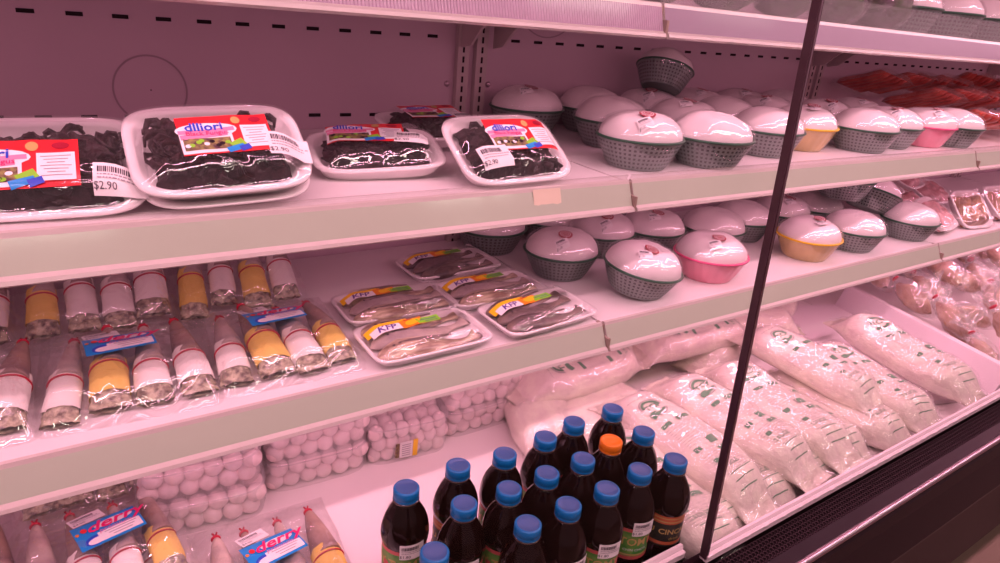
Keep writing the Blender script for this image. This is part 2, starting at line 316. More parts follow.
def sticker(P,cx,cy,w,h,rot,price,parent,name='price_sticker'):
    m=MB(); m.patch(P,cx,cy,w,h,'paper',.0010,rot,nu=5,nv=4)
    c,s=cos(rot),sin(rot); at=lambda a,b:(cx+a*c-b*s,cy+a*s+b*c)
    r=random.Random(int(w*1e5)+len(price)); x=-.42*w
    while x<.25*w:
        bw=r.choice((.012,.02,.03))*w; p=at(x+bw/2,.25*h); m.patch(P,p[0],p[1],bw,.22*h,'ink',.0014,rot,nu=1,nv=1); x+=bw+r.choice((.012,.02))*w
    for k,yy in enumerate((.05,-.07)):
        x=-.42*w
        while x<.38*w:
            bw=r.uniform(.03,.09)*w; p=at(x+bw/2,yy*h); m.patch(P,p[0],p[1],bw,.045*h,'ink_pale',.0014,rot,nu=1,nv=1); x+=bw+.02*w
    p=at(-.28*w,-.30*h); m.text(P,price,p[0],p[1],.26*h,'ink',.0014,rot)
    return m.build(name,parent)

# ---------------------------------------------------------------- domed baskets
RA,RB,BH=.078,.072,.052
def dome_z(x,y,top=.043,a=RA-.002,b=RB-.002,seed=0):
    r2=(x/a)**2+(y/b)**2
    return BH-.002+top*max(0,1-r2**1.45)**.55+(.0045*nz(x*22+seed,y*22,seed)+.0012*nz(x*70,y*70,seed))*min(1,(1-min(1,r2))*4)
def make_basket(kind='woven',seed=0,lab=True,sq=(.0,.012)):
    def mk():
        r=random.Random(seed); t=empty('domed_basket')
        H=14 if kind=='woven' else 8; N=96
        def ra(i): k=i/H; return .66+.34*k**.85
        m=MB()
        if kind=='woven':
            o=len(m.v)
            m.grid(lambda u,v:((RA*ra(v*H)+.0011*((int(round(u*N))+int(round(v*H)))%2))*cos(2*PI*u),(RB*ra(v*H)+.0011*((int(round(u*N))+int(round(v*H)))%2))*sin(2*PI*u),v*BH),N,H,'basket_strand',cu=True,mfn=lambda i,j:'basket_gap' if (i%2==1 and j%2==1) else 'basket_strand')
            m.add([(RA*.66*cos(2*PI*k/N),RB*.66*sin(2*PI*k/N),0) for k in range(N)],[tuple(range(N-1,-1,-1))],'basket_strand',True)
        else:
            c='tub_'+kind
            m.grid(lambda u,v:(RA*ra(v*H)*(1+.010*cos(2*PI*u*24))*cos(2*PI*u),RB*ra(v*H)*(1+.010*cos(2*PI*u*24))*sin(2*PI*u),v*BH),96,H,c,cu=True)
            m.add([(RA*.66*cos(2*PI*k/N),RB*.66*sin(2*PI*k/N),0) for k in range(N)],[tuple(range(N-1,-1,-1))],c,True)
        m.build('tub',t)
        m=MB(); rc='basket_rim' if kind=='woven' else 'rim_'+kind
        m.grid(lambda u,v:((RA+.0005+.0028*cos(2*PI*v))*cos(2*PI*u),(RB+.0005+.0028*cos(2*PI*v))*sin(2*PI*u),BH-.001+.0026*sin(2*PI*v)),64,6,rc,cu=True,cv=True); m.build('rim',t)
        m=MB(); 
        def D(u,v):
            rr=sin(v*PI/2); x=(RA-.002)*rr*cos(2*PI*u); y=(RB-.002)*rr*sin(2*PI*u); return (x,y,dome_z(x,y,seed=seed))
        m.grid(D,48,14,'curd',cu=True); m.build('bean_curd',t)
        # film: tight over dome, pleated down the tub
        m=MB()
        def F(u,v):
            if v<.55:
                rr=sin(v/.55*PI/2); x=(RA+.0015)*rr*cos(2*PI*u); y=(RB+.0015)*rr*sin(2*PI*u)
                return (x,y,dome_z(x,y,a=RA+.003,b=RB+.003,seed=seed)+.0022+.0012*nz(x*60,y*60,seed+3))
            k=(v-.55)/.45; s_=(1.035-.30*k**1.1)*(1+.018*nz(cos(2*PI*u)*5,sin(2*PI*u)*5,k*2+seed)*1.2)
            return (RA*s_*cos(2*PI*u),RB*s_*sin(2*PI*u),BH*(1-k)+.0005)
        m.grid(F,72,26,'film_basket',cu=True); m.build('plastic_film',t)
        P=lambda x,y,off:(x,y,dome_z(x,y,seed=seed)+.0042+off)
        if lab:
            m=MB(); lx,ly=sq; rad=.0142
            m.patch(P,lx,ly,2*rad,2*rad,'stamp_red',.0002,ell=True); m.patch(P,lx,ly,1.5*rad,1.5*rad,'curd',.0006,ell=True,r0=.86); m.patch(P,lx,ly,.95*rad,.95*rad,'curd',.0006,ell=True,r0=.80)
            for k in range(12):
                q=2*PI*k/12; m.patch(P,lx+.80*rad*cos(q)*1.07,ly+.80*rad*sin(q)*1.07,.0016,.0009,'curd',.0007,q+PI/2,nu=1,nv=1)
            m.patch(P,lx,ly,.005,.0012,'curd',.0007,0,nu=1,nv=1); m.patch(P,lx,ly,.0012,.005,'curd',.0007,0,nu=1,nv=1)
            m.build('round_label',t)
            sticker(P,lx-.020,ly-.018,.026,.018,R(-12),'$1.20',t)
        return t
    return mk
KB=[Kind(make_basket('woven',1,sq=(-.018,-.026))),Kind(make_basket('woven',5,sq=(-.006,-.022))),Kind(make_basket('woven',9,sq=(-.022,-.020)))]
KBn=Kind(make_basket('woven',12,lab=False)); KP=Kind(make_basket('pink',3,sq=(-.010,-.026))); KY=Kind(make_basket('yellow',4,sq=(.006,-.012)))
G1='domed baskets on the upper shelf'; G2='domed baskets on the middle shelf'; G3='domed baskets on the top shelf'
# x,y,z,rotz,tiltx,tilty,kind,label
up=[(.105,-.400,0,8,0,0,0,'largest nearest green basket at front left of the upper shelf cluster, stamp at its left'),
    (.262,-.425,0,-10,0,0,3,'front green basket with a bare glossy dome, right beside the nearest stamped basket'),
    (.188,-.235,0,5,0,0,3,'green basket with plain dome behind and left of the nearest stamped basket'),
    (.085,-.085,0,0,0,0,1,'leftmost green domed basket at the back of the upper shelf, beside the slotted upright'),
    (.262,-.085,0,12,0,0,3,'plain domed basket against the back panel behind the second front basket'),
    (.375,-.255,0,-8,0,0,1,'domed basket with stamp and white sticker half hidden behind the nearest front basket'),
    (.440,-.085,0,0,0,0,0,'domed basket at the back panel directly under the tipped-over basket'),
    (.500,-.375,0,4,0,0,3,'green basket with wide plain dome just left of the dark door edge'),
    (.560,-.215,0,14,0,0,3,'plain domed basket in the second row, left of the door edge'),
    (.620,-.075,0,0,0,0,1,'stamped dome in the back row, third from the slotted upright side'),
    (.672,-.345,.0,0,0,0,5,'yellow tub with white dome right of the dark door edge on the upper shelf'),
    (.845,-.395,0,-6,0,0,3,'green domed basket tucked at the right side of the upper yellow tub'),
    (.745,-.185,0,0,0,0,2,'stamped dome in the second row behind the upper yellow tub'),
    (.800,-.04-.03,0,0,0,0,1,'stamped dome at the back panel behind the upper yellow tub'),
    (.925,-.235,0,9,0,0,0,'second row stamped basket between the yellow and the red-pink tubs'),
    (1.000,-.375,0,0,0,0,2,'front green basket just left of the red-pink tub on the upper shelf'),
    (.985,-.075,0,0,0,0,3,'plain dome against the back panel above the front baskets near the pink tub'),
    (1.155,-.385,0,4,0,0,4,'red-pink tub with white dome between two green baskets on the upper shelf'),
    (1.110,-.215,0,0,0,0,1,'stamped dome behind the red-pink tub'),
    (1.265,-.405,0,-5,0,0,3,'last green domed basket at right, beside the red sausage packs')]
for i,(x,y,dz,rz,tx,ty,k,lab) in enumerate(up):
    K=(KB+[KBn,KP,KY])[k]; K.put((x,y,Z1+.001+dz),(tx,ty,rz-8),1,lab,'basket',G1)
KBn.put((.445,-.110,-.080),(-19,15,-20),(.86,.86,.95),'small tipped-over green basket lying on top of the upper shelf domes','basket',G1)
mid=[(.078,-.262,0,6,0,0,0,'green basket with stamp and sticker at left of the middle shelf, beside the fish trays'),
     (.160,-.400,.006,-14,4,7,1,'tilted front green basket on the middle shelf, its stamp near the top'),
     (.250,-.190,0,10,0,0,0,'stamped domed basket behind the two front green baskets of the middle shelf'),
     (.385,-.215,0,-8,0,0,1,'middle shelf basket with stamp at its top left, behind the pink tub'),
     (.545,-.262,0,0,0,0,3,'plain domed basket right behind the pink tub, left of the door edge'),
     (.378,-.395,0,-8,0,0,4,'pink tub with white dome and red stamp at the front of the middle shelf'),
     (.690,-.235,0,5,0,0,3,'green basket hidden partly by the dark door edge on the middle shelf'),
     (.870,-.225,0,0,0,0,1,'stamped dome behind the yellow tub on the middle shelf'),
     (.735,-.395,0,5,0,0,5,'yellow tub with white dome at front of the middle shelf, right of door edge'),
     (.925,-.400,0,-12,0,0,3,'green basket close against the right side of the middle shelf yellow tub'),
     (1.02,-.23,0,5,0,0,3,'lower basket carrying the stacked one on the middle shelf'),
     (.985,-.310,.103,5,-2,3,3,'basket stacked on top of others above the middle shelf'),
     (1.125,-.315,.060,-10,-6,18,3,'tilted basket leaning against the stacked one on the middle shelf'),
     (1.200,-.405,0,0,0,0,3,'last front green basket on the middle shelf, beside the meat packs'),
     (.020,-.085,0,0,0,0,3,'dim domed basket at the back left of the middle shelf, behind the fish trays'),
     (.190,-.075-.0,0,0,0,0,3,'dim domed basket in the back row under the shelf edge, second from left'),
     (.47,-.075,0,0,0,0,3,'dim domed basket in the back row behind the pink tub')]
for i,(x,y,dz,rz,tx,ty,k,lab) in enumerate([m_ if len(m_)==8 else m_[:6]+m_[7:] for m_ in mid]):
    K=(KB+[KBn,KP,KY])[k]; K.put((x,y,Z2+.001+dz),(tx,ty,rz-6),1,lab,'basket',G2)
for i,(x,y,k,lab) in enumerate(((.93,-.36,3,'domed basket on the top shelf just right of the door edge'),(1.12,-.37,3,'second domed basket from the door edge on the top shelf'),(1.34,-.37,3,'third domed basket from the door edge on the top shelf'),(1.53,-.36,3,'domed basket at the upper right corner of the picture'),(1.05,-.19,3,'domed basket in the second row of the top shelf'),(1.43,-.19,3,'second row basket of the top shelf near the upper right corner'))):
    KBn.put((x,y,ZT+.001),(0,0,7*i),(1.08,1.08,1.15),lab,'basket',G3)

# ---------------------------------------------------------------- black fungus trays
TW,TD,TH=.180,.130,.020
def fung_h(x,y,seed):
    f=smooth((1-abs(x/(TW*.40))**3.2)*1.6)*smooth((1-abs(y/(TD*.36))**3)*1.6); return f
def make_fungus(seed,lx,ly,lrot,sxy,srot,price,lw=.105,lh=.058):
    def mk():
        t=empty('fungus_tray'); tray_mesh(TW,TD,TH).build('foam_tray',t)
        r=random.Random(seed)
        m=MB()
        def Hh(u,v):
            x=(u-.5)*TW*.74; y=(v-.5)*TD*.68; f=fung_h(x,y,seed)
            return (x+.004*nz(x*90,y*90,seed),y+.004*nz(y*90,x*90,seed+4),.006+f*(.017+.011*nz(x*55,y*55,seed)+.006*nz(x*150,y*150,seed+9)))
        m.grid(Hh,70,52,'fungus')
        for k in range(46):   # curled ear pieces
            x=r.uniform(-.36,.36)*TW; y=r.uniform(-.33,.33)*TD; z=.008+.018*fung_h(x,y,seed); a=r.uniform(0,6.28); rr=r.uniform(.006,.012)
            m.tube([(x+cos(a+q*.9)*rr,y+sin(a+q*.9)*rr*.8,min(.038,z+.004*sin(q))) for q in range(5)],lambda s:(.0016+.003*sin(s*PI),.0012),'fungus',6)
        m.build('black_fungus',t)
        def film(x,y):
            ex=1-abs(2*x/TW)**5; ey=1-abs(2*y/TD)**5; e=clamp(min(ex,ey)*2.0); f=smooth((1-abs(x/(TW*.47))**3)*1.3)*smooth((1-abs(y/(TD*.44))**3)*1.3)
            return TH+.0025+f*.0165+e*.0014*nz(x*40,y*40,seed+7)
        m=MB()
        def FF(u,v):
            q=2*PI*u
            if v<.8:
                k=v/.8; x,y=srect(TW*k+.002*k,TD*k+.002*k,q,4.5); return (x,y,film(x,y))
            k=(v-.8)/.2; x,y=srect(TW+.003-.02*k,TD+.003-.02*k,q,4.5); return (x,y,TH+.002-(TH+.001)*k)
        m.grid(FF,72,24,'film_tray',cu=True); m.build('plastic_film',t)
        P=lambda x,y,off:(x,y,film(x,y)+.0006+off)
        m=MB(); c,s=cos(lrot),sin(lrot); L=lambda a,b:(lx+a*lw*c-b*lh*s,ly+a*lw*s+b*lh*c)
        def pa(a,b,w,h,mt,off,rot=0,ell=False,r0=0): p=L(a,b); m.patch(P,p[0],p[1],w*lw,h*lh,mt,off,lrot+rot,ell,r0=r0)
        pa(0,0,1,1,'red_print',0); pa(-.22,-.16,.56,.62,'white_print',.0003); pa(-.2,.12,.66,.40,'white_print',.0004,0,True)
        pa(-.2,.10,.6,.10,'pink_print',.0006,.05); pa(-.24,-.02,.5,.12,'pink_print',.0006,.08)
        pa(-.22,-.24,.5,.30,'olive_print',.0006); 
        for k in range(9): pa(-.44+.05*k+r.uniform(0,.03),-.24+r.uniform(-.1,.1),.06,.09,r.choice(('fungus','white_print','green_print','fungus')),.0009,0,True)
        pa(.10,-.30,.16,.22,'green_print',.0008,.5); pa(.06,-.40,.20,.14,'sky_print',.0009,.3); pa(.16,-.40,.12,.14,'blue_print',.0011,.3)
        pa(.32,-.10,.30,.60,'white_print',.0006)
        for k in range(7): pa(.32,.12-.07*k,.24-.05*(k%3),.018,'ink_pale',.0009)
        pa(.14,.34,.10,.20,'gold_print',.0008,0,True); pa(.36,.36,.14,.16,'stamp_red',.0006,0,True)
        p=L(-.22,.20); m.text(P,'dlliori',p[0],p[1],lh*.30,'blue_print',.0012,lrot,bold=.02)
        p=L(-.20,.03); m.text(P,'Black Fungus',p[0],p[1],lh*.15,'magenta_print',.0012,lrot)
        m.build('brand_label',t)
        sticker(P,sxy[0],sxy[1],.046,.034,srot,price,t)
        return t
    return mk
film_mat('film_tray',milk=.01,gl=.10,bump=1.0,bscale=13,distort=1.3,edge=.12,rough=.05,bd=.020,det=2)
Gf='black fungus trays on the upper shelf'
fz=Z1
def puttray(K,loc,rot,lab,sc_=1.06):  # loc of the front edge middle -> tray centre
    e=Euler(tuple(R(a) for a in rot)).to_matrix(); c=Vector(loc)+e@Vector((0,TD/2,-TH)); return K.put(c,rot,sc_,lab,'food tray',Gf)
Kf1=Kind(make_fungus(11,-.020,-.014,R(1),(.066,-.034),R(-2),'$2.90'))
Kf2=Kind(make_fungus(12,.006,.000,R(1),(.068,-.018),R(-4),'$2.90',lw=.092,lh=.054))
Kf3=Kind(make_fungus(13,-.012,.012,R(-6),(.045,-.012),R(-14),'$2.90'))
Kf5=Kind(make_fungus(15,.016,.006,R(-2),(-.044,-.030),R(2),'$2.90'))
Kf4=Kind(make_fungus(14,0,.01,0,(.05,-.02),0,'$2.90'))
puttray(Kf1,(-.770,-.461,-.169),(35,-1,-7),'leftmost black fungus tray, cut off by the picture edge, red label and price sticker')
puttray(Kf2,(-.596,-.488,-.149),(33,-2,-2),'second black fungus tray from the left, tilted up, fungus poking at its top rim')
puttray(Kf3,(-.374,-.400,-.158),(13,-3,-11),'nearly flat black fungus tray between the two tilted ones on the upper shelf')
puttray(Kf5,(-.190,-.480,-.165),(33,-1,1),'tilted black fungus tray with price sticker at its lower left, beside the shelf joint')
puttray(Kf4,(-.185,-.250,-.150),(10,0,3),'black fungus tray lying half hidden behind the rightmost tilted tray')
for (x,y,dz,rz,lab) in ((-.59,-.300,.0,3,'black fungus tray lying flat under the back rim of the second tilted tray'),(-.79,-.270,.0,-5,'black fungus tray lying flat behind the leftmost tilted tray')):
    Kf4.put((x,y,Z1+.002+dz),(0,0,rz),(1,1,1),lab,'food tray',Gf)
m=tray_mesh(TW+.004,TD+.004,.012); o=m.build('foam_tray'); e=Euler((R(34),R(-2),R(-2))).to_matrix(); o.location=Vector((-.593,-.488,-.150))+e@Vector((0,TD/2-.002,-TH-.0085)); o.rotation_euler=(R(34),R(-2),R(-2)); tag(o,'empty white foam tray stacked under the second tilted fungus tray','tray')

# ---------------------------------------------------------------- dried fish trays
def fish_mesh(L,Wd,T,seed,mt='fish_silver',bend=.0):
    m=MB(); n=26
    def c(s): return (-L/2+L*s, bend*L*(s-.4)**2*3+.003*sin(s*7+seed), T*.5)
    def r(s):
        b=clamp(s/.22)**.55*(1-.78*smooth((s-.35)/.55)); 
        if s>.92: b=b*(1+5*(s-.92)/.08*.35)
        return b
    def fn(u,v):
        x,y,z=c(u); q=2*PI*v; w=Wd/2*r(u)*1.0+.0006; h=T/2*r(u)*(1 if u<.9 else max(.25,1-(u-.9)*7))+.0004
        return (x,y+w*cos(q),T*.5*(.95)+h*sin(q)-T*.5*(1-r(u))*.8)
    m.grid(fn,n,14,mt,cv=True)
    x,y,z=c(1); m.add([(x,y-.003,z*.3),(x,y+.003,z*.3),(x+.016,y+.013,z*.3),(x+.011,y,z*.3+.001),(x+.016,y-.013,z*.3)],[(0,1,2,3),(0,3,4)],'fish_dark',True)
    m.grid(lambda u,v:(-L/2+.026+.0022*cos(2*PI*u)*v,y*0-.004+.0022*sin(2*PI*u)*v+Wd*.12,T*.92+.0012*(1-v)),10,2,'ink',cu=True)  # eye
    m.grid(lambda u,v:(c(.2+.5*u)[0],c(.2+.5*u)[1]+(v-.5)*.004,T*.96+.003*sin(u*PI)*(v)),10,1,'fish_dark')
    return m
FW,FD,FH=.200,.115,.016
def make_fishtray(seed,nf=3,dark=False,lab=(-.03,.012,-.02)):
    def mk():
        r=random.Random(seed); t=empty('dried_fish_tray'); tray_mesh(FW,FD,FH,n=7,lipw=.005).build('foam_tray',t)
        for k in range(nf):
            y=-.033+k*.066/(nf-1); o=fish_mesh(.170,.045,.024,seed+k,'fish_dark' if dark else ('fish_silver','fish_pale','fish_silver')[k%3],bend=.05).build('fish',t,(-.002+r.uniform(-.005,.005),y,.0045+.002*(k%2)),(0,0,R(r.uniform(-3,5))))
        def film(x,y):
            f=smooth((1-abs(x/(FW*.47))**3)*1.4)*smooth((1-abs(y/(FD*.45))**3)*1.4)
            return FH+.0015+f*.0150+.0016*nz(x*50,y*50,seed)*f
        m=MB()
        def FF(u,v):
            q=2*PI*u
            if v<.8: k=v/.8; x,y=srect((FW+.001)*k,(FD+.001)*k,q,7); return (x,y,film(x,y))
            k=(v-.8)/.2; x,y=srect(FW+.002-.02*k,FD+.002-.02*k,q,7); return (x,y,FH+.001-FH*k)
        m.grid(FF,64,20,'film_tray',cu=True); m.build('plastic_film',t)
        P=lambda x,y,off:(x,y,film(x,y)+.0005+off); lx,ly,lr=lab; c,s=cos(lr),sin(lr); lw,lh=.115,.030
        m=MB(); L=lambda a,b:(lx+a*lw*c-b*lh*s,ly+a*lw*s+b*lh*c)
        def pa(a,b,w,h,mt,off,rot=0,ell=False): p=L(a,b); m.patch(P,p[0],p[1],w*lw,h*lh,mt,off,lr+rot,ell)
        pa(-.22,.12,.60,.62,'yellow_print',.0003,.02); pa(.12,-.02,.34,.72,'orange_print',.0005,.1); pa(.14,.05,.24,.5,'yellow_print',.0007,.3,True); pa(.36,-.02,.34,.52,'green_print',.0007,.05)
        pa(.36,.02,.26,.10,'leaf_ink',.0011,.1); pa(.40,-.14,.2,.07,'leaf_ink',.0011,.1)
        pa(-.26,-.16,.42,.56,'white_print',.0008,.04); p=L(-.26,-.16); m.text(P,'KFP',p[0],p[1],lh*.62,'purple_print',.0013,lr+.04,bold=.02,shear=.2)
        p=L(.08,.28); m.text(P,'ikan',p[0],p[1],lh*.30,'stamp_red',.0013,lr)
        m.build('brand_label',t); sticker(P,.078 if seed!=33 else .080,-.010 if seed==33 else .030,.030,.021,R(-20),'$2.50',t)
        return t
    return mk
Gd='dried fish trays on the middle shelf'
for i,(x,y,rz,sd,dk,dz,tx,lab) in enumerate(((-.318,-.425,1,31,False,.004,3,'front left tray of dried fish, its foam edge over the middle shelf rail'),(-.098,-.425,5,32,True,.004,3,'front right tray of dried fish beside the shelf joint'),
      (-.305,-.296,-2,34,False,.001,0,'tray of pale dried fish behind the front left one'),(-.118,-.305,1,33,False,.001,0,'dried fish tray with small white sticker, middle right of the five'),(-.128,-.165,3,35,True,.001,0,'backmost tray of dark dried fish on the middle shelf'))):
    Kind(make_fishtray(sd,3,dk)).put((x,y,Z2+dz),(tx,0,rz),(1,1,1),lab,'food tray',Gd)

# ---------------------------------------------------------------- bags of wrapped fish
def wrapped_fish(seed,yellow,parent,x,y,ln=.070,rad=.0215):
    r=random.Random(seed); rad*=r.uniform(.82,1.04); ln*=r.uniform(.85,1.05); body=MB()
    top=.108+r.uniform(-.008,.010)
    body.tube([(0,.0+top*k/9,.0) for k in range(10)],lambda s:((rad*.90)*(1-s)**.6+.0035,(rad*.74)*(1-s)**.6+.003),'fish_brown' if seed%2 else 'fish_pale',14)
    o=body.build('fish',parent,(x,y,rad),(0,0,R(r.uniform(-5,5))))
    w=MB(); 
    def f(u,v):
        yy=.012-v*(ln+.0); k=1+.10*v; q=2*PI*u
        return ((rad+.002*nz(cos(q)*2,sin(q)*2+v*2,seed))*k*cos(q),yy+.003*nz(cos(q)*2,sin(q)*2,seed),(rad*.86)*(1-.30*v*v)*sin(q)-rad*.28*v*v)
    w.grid(f,28,8,'wrap_yellow' if yellow else 'wrap_white',cu=True); w.build('paper_wrap',o)
    b=MB(); b.grid(lambda u,v:((rad*1.045+.0012*cos(2*PI*v))*cos(2*PI*u),-.006+.0014*sin(2*PI*v)+.0012*cos(2*PI*u),(rad*.90+.0012*cos(2*PI*v))*sin(2*PI*u)),28,5,'band_red',cu=True,cv=True); b.build('rubber_band',o)
    fr=MB(); fr.grid(lambda u,v:(rad*(1.0+.14*v)*cos(2*PI*u)*(1+.16*nz(cos(2*PI*u)*4,v*5,seed)),-ln+.015-v*.022+.005*nz(cos(2*PI*u)*6,v*3,seed)*v,rad*(.58-.40*v)*sin(2*PI*u)*(1+.3*nz(sin(2*PI*u)*5,v*5,seed))-rad*(.28+.25*v)),26,6,'frill',cu=True); fr.build('tail_end',o)
    tb=MB(); tb.grid(lambda u,v:((.0052+.0022*cos(2*PI*v))*cos(2*PI*u),top-.002+.0024*sin(2*PI*v),(.0052+.0022*cos(2*PI*v))*sin(2*PI*u)),12,5,'band_red',cu=True,cv=True)
    for a in (-.3,.25): tb.tube([(0,top,0),(.006*sin(a),top+.006,.001),(.012*sin(a),top+.010,.001)],.0014,'band_red',5)
    tb.build('tie',o); return o
def make_fishbag(seed,cols,label=True,lx=.0,ly=.038,lr=.10,price='$4.50',nrot=0):
    def mk():
        t=empty('wrapped_fish_bag'); n=len(cols); W_=.192
        for k,c in enumerate(cols): wrapped_fish(seed*10+k,c,t,-W_/2+.026+k*(W_-.052)/(n-1),.0+ (.006 if k%2 else -.004))
        def top(x,y):
            f=smooth((1-abs(x/(W_*.53))**4)*1.5)*smooth((y+.094)/.03)*smooth((.150-y)/.045)
            g=.5+.5*cos((x+W_/2-.026)/(W_-.052)*(n-1)*2*PI); h=.0435-.0175*smooth((y-.02)/.09)
            return .0015+f*(h-.008*(1-g)+.005*nz(x*35,y*35,seed)+.003*nz(x*90,y*90,seed+2))
        m=MB(); X=lambda u,v:((u-.5)*(W_+.018)*(1+.03*nz(v*5,seed)),-.100+v*.258+.006*nz(u*4,v*3,seed))
        m.grid(lambda u,v:(*X(u,v),top(*X(u,v))),46,50,'film_bag'); m.grid(lambda u,v:(*X(u,v),.0006),6,6,'film_bag')
        m.build('plastic_bag',t)
        P=lambda x,y,off:(x,y,.0455-.0175*smooth((y-.02)/.09)+off)
        if label:
            m=MB(); lw,lh=.080,.056; c,s=cos(lr),sin(lr); L=lambda a,b:(lx+a*lw*c-b*lh*s,ly+a*lw*s+b*lh*c)
            def pa(a,b,w,h,mt,off,rot=0,ell=False): p=L(a,b); m.patch(P,p[0],p[1],w*lw,h*lh,mt,off,lr+rot,ell,nu=12,nv=6)
            pa(0,0,1,1,'sky_print',.0015); pa(.14,-.25,.66,.34,'white_print',.0019,.0); pa(-.26,-.28,.30,.34,'blue_print',.0017,.2,True); pa(-.24,-.32,.26,.22,'white_print',.0021,.1,True)
            pa(-.34,.20,.10,.20,'red_print',.0020,0,True); pa(-.45,.12,.06,.12,'orange_print',.0020,0,True)
            for k in range(3): pa(.16,-.16-.09*k,.5-.1*k,.022,'ink_pale',.0024)
            p=L(.12,.20); m.patch(P,p[0],p[1],.62*lw,.30*lh,'white_print',.0019,lr+.06,ell=True); m.text(P,'derry',p[0],p[1],lh*.56,'magenta_print',.0030,lr+.06,shear=.4,sx=1.05,bold=.02)
            p=L(.10,-.06); m.text(P,'premium',p[0],p[1],lh*.20,'pink_print',.0026,lr,shear=.2)
            m.build('brand_label',t); sticker(P,lx-.022,ly+.042,.042,.026,lr+.10,price,t)
        return t
    return mk
Gb='wrapped fish bags on the middle shelf'
for (x,y,dz,tx,rz,sd,cols,lb,lx,ly,lr,lab) in (
    (-.908,-.355,0,2,-3,41,(0,0,0,0),0,0,0,0,'wrapped fish bag cut off by the left picture edge on the middle shelf'),
    (-.712,-.365,0,2,-4,42,(0,1,0,0),1,-.008,.035,.12,'front bag of wrapped fish with blue label, second roll yellow'),
    (-.520,-.365,0,2,-2,43,(0,1,0,1),1,.002,.040,.10,'front bag of wrapped fish with blue label and two yellow rolls, beside the fish trays'),
    (-.728,-.150,.034,21,-2,44,(1,0,0,0),0,0,0,0,'rear bag of wrapped fish in white paper, standing behind the blue-labelled bag'),
    (-.530,-.150,.034,21,-3,45,(1,0,1,0),0,0,0,0,'rear bag of wrapped fish with yellow paper, right end of the back row'),
    (-.925,-.150,.034,21,-2,46,(0,0,0,0),0,0,0,0,'rear bag of wrapped fish at the far left behind the cut-off bag')):
    Kind(make_fishbag(sd,cols,lb,lx,ly,lr)).put((x,y,Z2+.001+dz),(tx,0,rz),1,lab,'food bag',Gb)
Gb2='wrapped fish bags on the bottom deck'
for (x,y,dz,tx,rz,sd,cols,lb,lx,ly,lr,lab) in (
    (-.775,-.400,.045,2,4,51,(0,0,0,1),1,.012,.030,.16,'lower bag of wrapped fish with blue label at the bottom left corner'),
    (-.572,-.500,.0,1,-3,52,(0,0,0,1),1,.0,.035,.22,'lower bag of wrapped fish with blue label beside the black bottles'),
    (-.780,-.175,.050,8,2,53,(1,1,0,1),1,.0,.030,.1,'dim lower bag of wrapped fish under the shelf edge, yellow paper showing'),
    (-.965,-.36,.02,2,8,54,(0,1,0,0),0,0,0,0,'lower wrapped fish bag at the left picture edge'),
    (-.785,-.395,.0,0,0,55,(0,1,0,0),0,0,0,0,'wrapped fish bag lying under the lower left corner bag')):
    Kind(make_fishbag(sd,cols,lb,lx,ly,lr)).put((x,y,ZD+.001+dz),(tx,0,rz),1,lab,'food bag',Gb2)

# ---------------------------------------------------------------- packs of fish balls
def ball_mesh():
    m=MB(); m.grid(lambda u,v:((.0150*sin(PI*v)*cos(2*PI*u)),.0150*sin(PI*v)*sin(2*PI*u),-.0138*cos(PI*v)),14,9,'ball',cu=True); return m
BALL=None
def make_balls(seed,nx=6,ny=5,nzz=2,lab=False):
    def mk():
        global BALL
        t=empty('fish_ball_pack'); r=random.Random(seed); s=.0262
        W_=nx*s; D_=ny*s; Hh=nzz*.0235
        for i in range(nx):
            for j in range(ny):
                for k in range(nzz):
                    if not (j==0 or i in (0,nx-1) or (k==nzz-1 and j<3)): continue
                    z=.0145+k*.0232+r.uniform(-.0015,.0015); x=-W_/2+s*(i+.5)+(s*.25 if k%2 else -s*.1)*.8+r.uniform(-.002,.002); y=-D_/2+s*(j+.5)+r.uniform(-.002,.002)
                    if BALL is None: o=ball_mesh().build('fish_ball',t); BALL=o
                    else: o=bpy.data.objects.new('fish_ball',BALL.data); COL.objects.link(o); o.parent=t
                    o.location=(x,y,z); o.rotation_euler=(r.uniform(0,3),r.uniform(0,3),0)
        m=MB(); A,Bd=W_+.010,D_+.008; Ht=Hh+.006
        def F(u,v):
            q=2*PI*u
            if v<.4: k=v/.4; x,y=srect(A*k,Bd*k,q,5); z=Ht+.0015*nz(x*60,y*60,seed)
            else: k=(v-.4)/.6; x,y=srect(A*(1+.04*sin(k*PI)),Bd*(1+.04*sin(k*PI)),q,5); z=Ht*(1-k)+.0008; x+=.003*nz(x*40,z*60,seed); y+=.002*nz(x*60,z*60,seed+3)
            return (x,y,z)
        m.grid(F,72,22,'film_ball',cu=True)
        for zz in (.5,):
            m.grid(lambda u,v:((srect(A+.008*v,Bd+.008*v,2*PI*u,5))+(Ht*.98+.001*sin(v*3),)),60,2,'film_ball',cu=True)
        m.build('plastic_bag',t)
        if lab:
            m=MB(); P=lambda x,y,off:(x,-Bd/2*1.045-.0012-off,y)
            m.patch(P,-.012,.030,.026,.034,'paper',.001); m.patch(P,.007,.030,.010,.036,'yellow_print',.0008); m.patch(P,-.030,.030,.008,.03,'olive_print',.0006)
            for k in range(6): m.patch(P,-.012,.018+k*.0045,.018,.0014,'ink_pale',.0015)
            m.build('label',t)
        return t
    return mk
film_mat('film_ball',milk=.20,gl=.05,bump=1,bscale=14,distort=1.2,edge=.12,rough=.08,bd=.016)
KA=Kind(make_balls(61)); KL=Kind(make_balls(62,6,4,3,True))
Gk='fish ball packs stacked at the back of the bottom deck'
